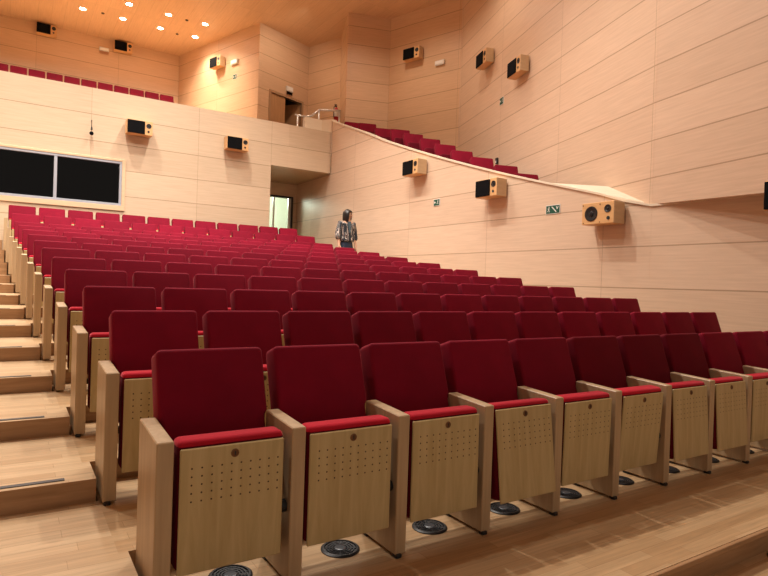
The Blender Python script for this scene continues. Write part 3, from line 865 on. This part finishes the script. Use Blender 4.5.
# hanging microphone on the back wall
t = thing('hanging_microphone', 'small black microphone hanging on back wall above booth window', 'microphone', (0.98, YB-.10, 4.53))
bm = bmesh.new(); add_cyl(bm, (0, 0, 0.06), (0, 0, .30), .006, n=8); add_cyl(bm, (0, 0, .30), (0, .10, .30), .008, n=8); new_mesh('cable', bm, M_plastic, t)
bm = bmesh.new(); add_cyl(bm, (0, 0, .08), (0, 0, .15), .022, .014, 14); new_mesh('body', bm, M_plastic, t)
bm = bmesh.new(); bmesh.ops.create_uvsphere(bm, u_segments=16, v_segments=10, radius=.045); new_mesh('windshield', bm, M_grille, t, True)

# railing at the top of the ramp
t = thing('guard_rail', 'pale metal guard rail at the top of the ramp', 'railing', (7.0, 13.35, 5.0))
def tube(name, pts, r, mat, par):
    bm = bmesh.new()
    for a, b in zip(pts, pts[1:]): add_cyl(bm, a, b, r, n=10)
    for p in pts[1:-1]:
        bmesh.ops.create_uvsphere(bm, u_segments=10, v_segments=6, radius=r, matrix=Matrix.Translation(p))
    return new_mesh(name, bm, mat, par, True)
tube('handrail', [(-.72, 0, 1.08), (-.38, 0, 1.09), (-.20, 0, 1.15), (.03, 0, 1.36), (.74, 0, 1.47)], .030, M_steel, t)
for x, z in ((-.64, 1.08), (.03, 1.36), (.70, 1.46)): tube('post', [(x, 0, 0), (x, 0, z)], .024, M_steel, t)
tube('mid_rail', [(.03, 0, .95), (.70, 0, 1.03)], .012, M_steel, t)

# fire extinguisher on the recess wall
ex = thing('fire_extinguisher', 'red fire extinguisher hanging behind the guard rail by the column', 'fire extinguisher', (7.83, 13.80, 6.27))
bm = bmesh.new(); add_lathe(bm, [(.055, 0), (.075, .015), (.075, .33), (.06, .38), (.025, .41), (.022, .43)], 20); new_mesh('cylinder', bm, M_red, ex, True)
bm = bmesh.new(); add_lathe(bm, [(.0765, .13), (.077, .14), (.077, .29), (.0765, .30)], 20); new_mesh('paper_label', bm, M_white, ex, True)
bm = bmesh.new(); add_cyl(bm, (0, 0, .43), (0, 0, .47), .02); add_box(bm, (-.06, -.012, .46), (.03, .012, .485), .003, 1); add_box(bm, (-.07, -.01, .50), (.02, .01, .515), .003, 1); new_mesh('valve', bm, M_plastic, ex)
tube('hose', [(-.02, 0, .45), (-.09, -.02, .42), (-.10, -.03, .25), (-.09, -.03, .10)], .012, M_plastic, ex)
bm = bmesh.new(); add_box(bm, (-.04, .06, .15), (.04, .12, .30), .004, 1); new_mesh('wall_bracket', bm, M_steel, ex)

# smoke detectors and downlights in the ceiling
def downlight(x, y, label, grp='ceiling downlights'):
    t = thing('downlight', label, 'ceiling light', (x, y, ZC), 0, grp)
    bm = bmesh.new(); add_lathe(bm, [(.10, 0), (.10, -.012), (.085, -.016), (.082, -.004)], 24); new_mesh('trim_ring', bm, M_white, t)
    bm = bmesh.new(); add_lathe(bm, [(.081, -.003), (.075, -.012), (.01, -.016)], 20); new_mesh('bulb', bm, M_bulb, t)
    return t
LX = [1.11, 2.21, 3.31, 4.40]
cols = ['leftmost column', 'second column', 'third column', 'column nearest the side wall']
for r_, y in enumerate((17.36, 16.20)):
    for k, x in enumerate(LX):
        downlight(x, y, 'lit ceiling downlight, %s row over the balcony, %s' % (('rear', 'front')[r_], cols[k]))
for k, (x, y) in enumerate(((1.65, 17.33), (3.86, 17.5), (3.86, 16.26))):
    t = thing('smoke_detector', ('small dark ceiling detector between the two leftmost rear downlights', 'small dark ceiling detector between the two right rear downlights', 'small dark ceiling detector between the two right front downlights')[k], 'detector', (x, y, ZC), 0, 'ceiling detectors')
    bm = bmesh.new(); add_lathe(bm, [(.045, 0), (.045, -.015), (.03, -.03), (.01, -.034)], 16); new_mesh('housing', bm, plain('brown_plastic', (0.14, 0.08, 0.05), 0.5), t)

# ------------------------------------------------------------------ the woman standing in the right aisle
def skin_obj(name, nodes, edges, mat, parent, sub=2, root=0):
    me = bpy.data.meshes.new(name); me.from_pydata([n[0] for n in nodes], edges, [])
    o = bpy.data.objects.new(name, me); C.objects.link(o)
    o.parent = parent
    me.materials.append(mat)
    sk = o.modifiers.new('Skin', 'SKIN'); sk.use_smooth_shade = True
    for v, n in zip(me.skin_vertices[0].data, nodes):
        r = n[1]; v.radius = r if isinstance(r, tuple) else (r, r)
        v.use_root = False
    me.skin_vertices[0].data[root].use_root = True
    ss = o.modifiers.new('Sub', 'SUBSURF'); ss.levels = sub; ss.render_levels = sub
    return o
M_skin = plain('skin', (0.62, 0.36, 0.24), 0.5)
M_hair = plain('dark_hair', (0.010, 0.007, 0.006), 0.4)
M_jean = plain('dark_denim', (0.010, 0.020, 0.045), 0.8)
M_shoe = plain('dark_shoe', (0.02, 0.018, 0.018), 0.5)
M_top = plain('blue_grey_top', (0.06, 0.10, 0.13), 0.8)
def stripes():
    m, nt, ns, L, b = mat_base('striped_jacket')
    tc = N(nt, 'ShaderNodeTexCoord'); mp = N(nt, 'ShaderNodeMapping'); mp.inputs['Scale'].default_value = (22, 15, 2.4)
    L.new(tc.outputs['Object'], mp.inputs['Vector'])
    g = N(nt, 'ShaderNodeTexNoise', inputs={'Scale': 1.0, 'Detail': 1.5, 'Roughness': 0.5, 'Distortion': 0.3}); L.new(mp.outputs[0], g.inputs['Vector'])
    rp = N(nt, 'ShaderNodeValToRGB'); cr = rp.color_ramp; cr.interpolation = 'CONSTANT'
    cr.elements[0].position = 0; cr.elements[0].color = (0.015, 0.02, 0.03, 1)
    cr.elements[1].position = 0.49; cr.elements[1].color = (0.72, 0.66, 0.60, 1)
    for p_, c_ in ((0.515, (0.02, 0.025, 0.035, 1)), (0.55, (0.16, 0.07, 0.04, 1)), (0.58, (0.50, 0.47, 0.44, 1)), (0.605, (0.02, 0.03, 0.045, 1))):
        e = cr.elements.new(p_); e.color = c_
    L.new(g.outputs['Fac'], rp.inputs[0]); L.new(rp.outputs[0], b.inputs['Base Color']); b.inputs['Roughness'].default_value = 0.8
    return m
M_jack = stripes()
woman = thing('person', 'woman with long dark hair and striped jacket standing in the right aisle', 'person', (6.33, 10.12, fz(10)), R(6))
woman.scale = (1.09, 1.09, 1.09)
nodes = [((0, 0, .93), (.135, .10)), ((0, 0, 1.08), (.115, .085)), ((0, .0, 1.25), (.135, .09)), ((0, .01, 1.37), (.10, .07)), ((0, .01, 1.44), .048), ((0.005, -.005, 1.50), .052), ((.012, -.012, 1.565), (.082, .088)), ((.012, -.005, 1.635), (.068, .075))]
edges = [(i, i+1) for i in range(7)]
def branch(start, pts):
    prev = start
    for p, r in pts:
        nodes.append((p, r)); edges.append((prev, len(nodes)-1)); prev = len(nodes)-1
    return prev
for s in (-1, 1):
    w = branch(3, [((s*.165, .015, 1.37), .055), ((s*.215, .03, 1.12), .042), ((s*.222, -.02, .90), .030), ((s*.222, -.035, .855), (.034, .022))])
    pal = branch(w, [((s*.222, -.045, .815), (.038, .020))])
    for k, (dx, ln) in enumerate(((-.027, .066), (-.009, .076), (.009, .072), (.026, .056))):
        branch(pal, [((s*.222, -.048+dx, .785), .0095), ((s*.218, -.052+dx, .785-ln*.55), .0088), ((s*.210, -.055+dx, .785-ln), .0078)])
    branch(w, [((s*.212, -.078, .835), .011), ((s*.205, -.095, .805), .0095), ((s*.202, -.10, .785), .0085)])
    a = branch(0, [((s*.085, 0, .86), .088), ((s*.095, -.012, .49), .058), ((s*.098, .02, .09), .040), ((s*.10, -.03, .045), .040), ((s*.105, -.13, .03), .032)])
# nose on the turned head
HT = R(34)      # head turned to her left (towards the picture's right)
def hd(x, y, z): # head space, -Y is the face
    c, s = math.cos(HT), math.sin(HT)
    return (.012 + x*c - y*s, -.010 + x*s + y*c, z)
branch(6, [(hd(0, -.088, 1.553), .014), (hd(0, -.104, 1.543), .011)])
body = skin_obj('body', nodes, edges, M_skin, woman)
# face: eyes, brows, lips
for s in (-1, 1):
    bm = bmesh.new(); bmesh.ops.create_uvsphere(bm, u_segments=10, v_segments=8, radius=.011, matrix=Matrix.Translation(hd(s*.030, -.082, 1.572))); new_mesh('eye', bm, plain('eye_dark', (0.03, 0.02, 0.018), 0.2), woman, True)
    bm = bmesh.new(); add_cyl(bm, hd(s*.016, -.091, 1.594), hd(s*.046, -.079, 1.596), .004, n=8); new_mesh('eyebrow', bm, M_hair, woman)
bm = bmesh.new(); add_cyl(bm, hd(-.022, -.084, 1.512), hd(.022, -.084, 1.512), .0075, n=8); new_mesh('lips', bm, plain('lips', (0.42, 0.12, 0.10), 0.4), woman)
# hair: cap plus long fall behind the face
bm = bmesh.new()
bmesh.ops.create_uvsphere(bm, u_segments=28, v_segments=20, radius=1.0)
c_, s_ = math.cos(HT), math.sin(HT)
dele = []
for v in bm.verts:
    x, y, z = v.co
    fx_, fy_, fz_ = x*.108, y*.118, z*.125
    if z < 0:
        k = -z
        fz_ = -k*.27
        wide = 1.0 + .10*k
        fx_ *= wide/ max(.35, math.sqrt(max(0.02, 1-z*z)))*max(.55, math.sqrt(max(0.02, 1-z*z))); fy_ = fy_*1.0 + .02*k
    v.co = Vector(hd(fx_, fy_+.012, 1.565+fz_))
    if y < -.30 and z < .42 and abs(x) < .62: dele.append(v)
bmesh.ops.delete(bm, geom=dele, context='VERTS')
h = new_mesh('hair', bm, M_hair, woman, True)
sm = h.modifiers.new('Solid', 'SOLIDIFY'); sm.thickness = .012; sm.offset = -1
# clothes
def garment(name, nd, ed, mat): return skin_obj(name, nd, ed, mat, woman)
gn = [((0, .0, .945), (.180, .130)), ((0, .0, 1.0), (.188, .135)), ((0, .0, 1.08), (.175, .120)), ((0, .0, 1.26), (.172, .112)), ((0, .012, 1.375), (.115, .082))]
ge = [(0, 1), (1, 2), (2, 3), (3, 4)]
for s in (-1, 1):
    k = len(gn)
    gn += [((s*.17, .015, 1.365), .075), ((s*.222, .03, 1.12), .075), ((s*.236, -.005, .985), .070)]
    ge += [(4, k), (k, k+1), (k+1, k+2)]
garment('jacket', gn, ge, M_jack)
bm = bmesh.new(); add_prism(bm, [(-.045, -.118), (.045, -.118), (.035, -.06), (-.035, -.06)], 1.16, 1.41)
vs = list(bm.verts)
for v in vs:
    if v.co.z < 1.2: v.co.x *= .35
    v.co.y -= .006 if v.co.z < 1.2 else -.03
new_mesh('undershirt', bm, M_top, woman)
jn = [((0, .005, 1.12), (.135, .10)), ((0, .005, .86), (.15, .11))]; je = [(0, 1)]
for s in (-1, 1):
    k = len(jn); jn += [((s*.09, 0, .78), .098), ((s*.097, -.012, .49), .070), ((s*.10, .02, .10), .056)]; je += [(1, k), (k, k+1), (k+1, k+2)]
garment('jeans', jn, je, M_jean)
for s in (-1, 1):
    bm = bmesh.new(); add_box(bm, (s*.103-.048, -.185, 0), (s*.103+.048, .075, .085), .03, 3); new_mesh('shoe', bm, M_shoe, woman, True)

# ------------------------------------------------------------------ lights
def spot(loc, power, target=None, size=110, blend=0.8, col=(1.0, 0.86, 0.68), rad=0.06):
    ld = bpy.data.lights.new('spot', 'SPOT'); ld.energy = power; ld.spot_size = R(size); ld.spot_blend = blend; ld.color = col; ld.shadow_soft_size = rad
    o = bpy.data.objects.new('spot', ld); C.objects.link(o); o.location = loc
    if target is not None:
        o.rotation_euler = (Vector(target) - Vector(loc)).to_track_quat('-Z', 'Y').to_euler()
    return o
def area(loc, power, sx, sy, target=None, col=(1.0, 0.86, 0.68)):
    ld = bpy.data.lights.new('area', 'AREA'); ld.energy = power; ld.shape = 'RECTANGLE'; ld.size = sx; ld.size_y = sy; ld.color = col
    o = bpy.data.objects.new('area', ld); C.objects.link(o); o.location = loc
    if target is not None:
        o.rotation_euler = (Vector(target) - Vector(loc)).to_track_quat('-Z', 'Y').to_euler()
    return o
WARM = (1.0, 0.84, 0.66); MID = (1.0, 0.93, 0.835)
for x in [-1.1, 0.0] + LX:
    for y in (17.36, 16.20):
        spot((x, y, ZC-.06), 205, None, 130, 1.0, WARM, .05)
spot((6.5, 13.3, ZC-.05), 110, (6.6, 15.4, 6.5), 140, .8, WARM, .2)  # added spot without a fixture, brightens the balcony door recess
# over the side terrace
for x, y in ((7.3, 10.4), (7.2, 7.4)):
    spot((x, y, ZC-.06), 130, None, 150, .8, WARM, .07)
# stalls lights
for y, pw, sz in ((5.4, 600, 150), (7.6, 430, 105), (9.4, 470, 105), (10.8, 540, 110)):
    for x in (-2.2, 0.6, 3.4):
        spot((x, y, ZC-.08), pw, None, sz, .8, MID, .08)
for y in (4.6, 7.8):
    spot((4.7, y, ZC-.08), 230, None, 120, .8, MID, .08)
for x in (0.5, 4.2):  # added weak fill from the front, lightens the floor shadows
    spot((x, 2.6, ZC-.08), 170, None, 140, .8, MID, .12)
# world
w = bpy.data.worlds.new('world'); bpy.context.scene.world = w; w.use_nodes = True
bgn = w.node_tree.nodes['Background']; bgn.inputs[0].default_value = (1.0, 0.84, 0.70, 1); bgn.inputs[1].default_value = 0.25
# lobby lamp
ldp = bpy.data.lights.new('lobby', 'POINT'); ldp.energy = 110; ldp.color = (0.95, 1.0, 0.88); ldp.shadow_soft_size = .3
lo = bpy.data.objects.new('lobby', ldp); C.objects.link(lo); lo.location = (6.2, 16.6, 4.2)

sc = bpy.context.scene
sc.view_settings.view_transform = 'Standard'
sc.view_settings.look = 'None'
sc.view_settings.exposure = 0.58
sc.view_settings.gamma = 1.0
sc.cycles.max_bounces = 6
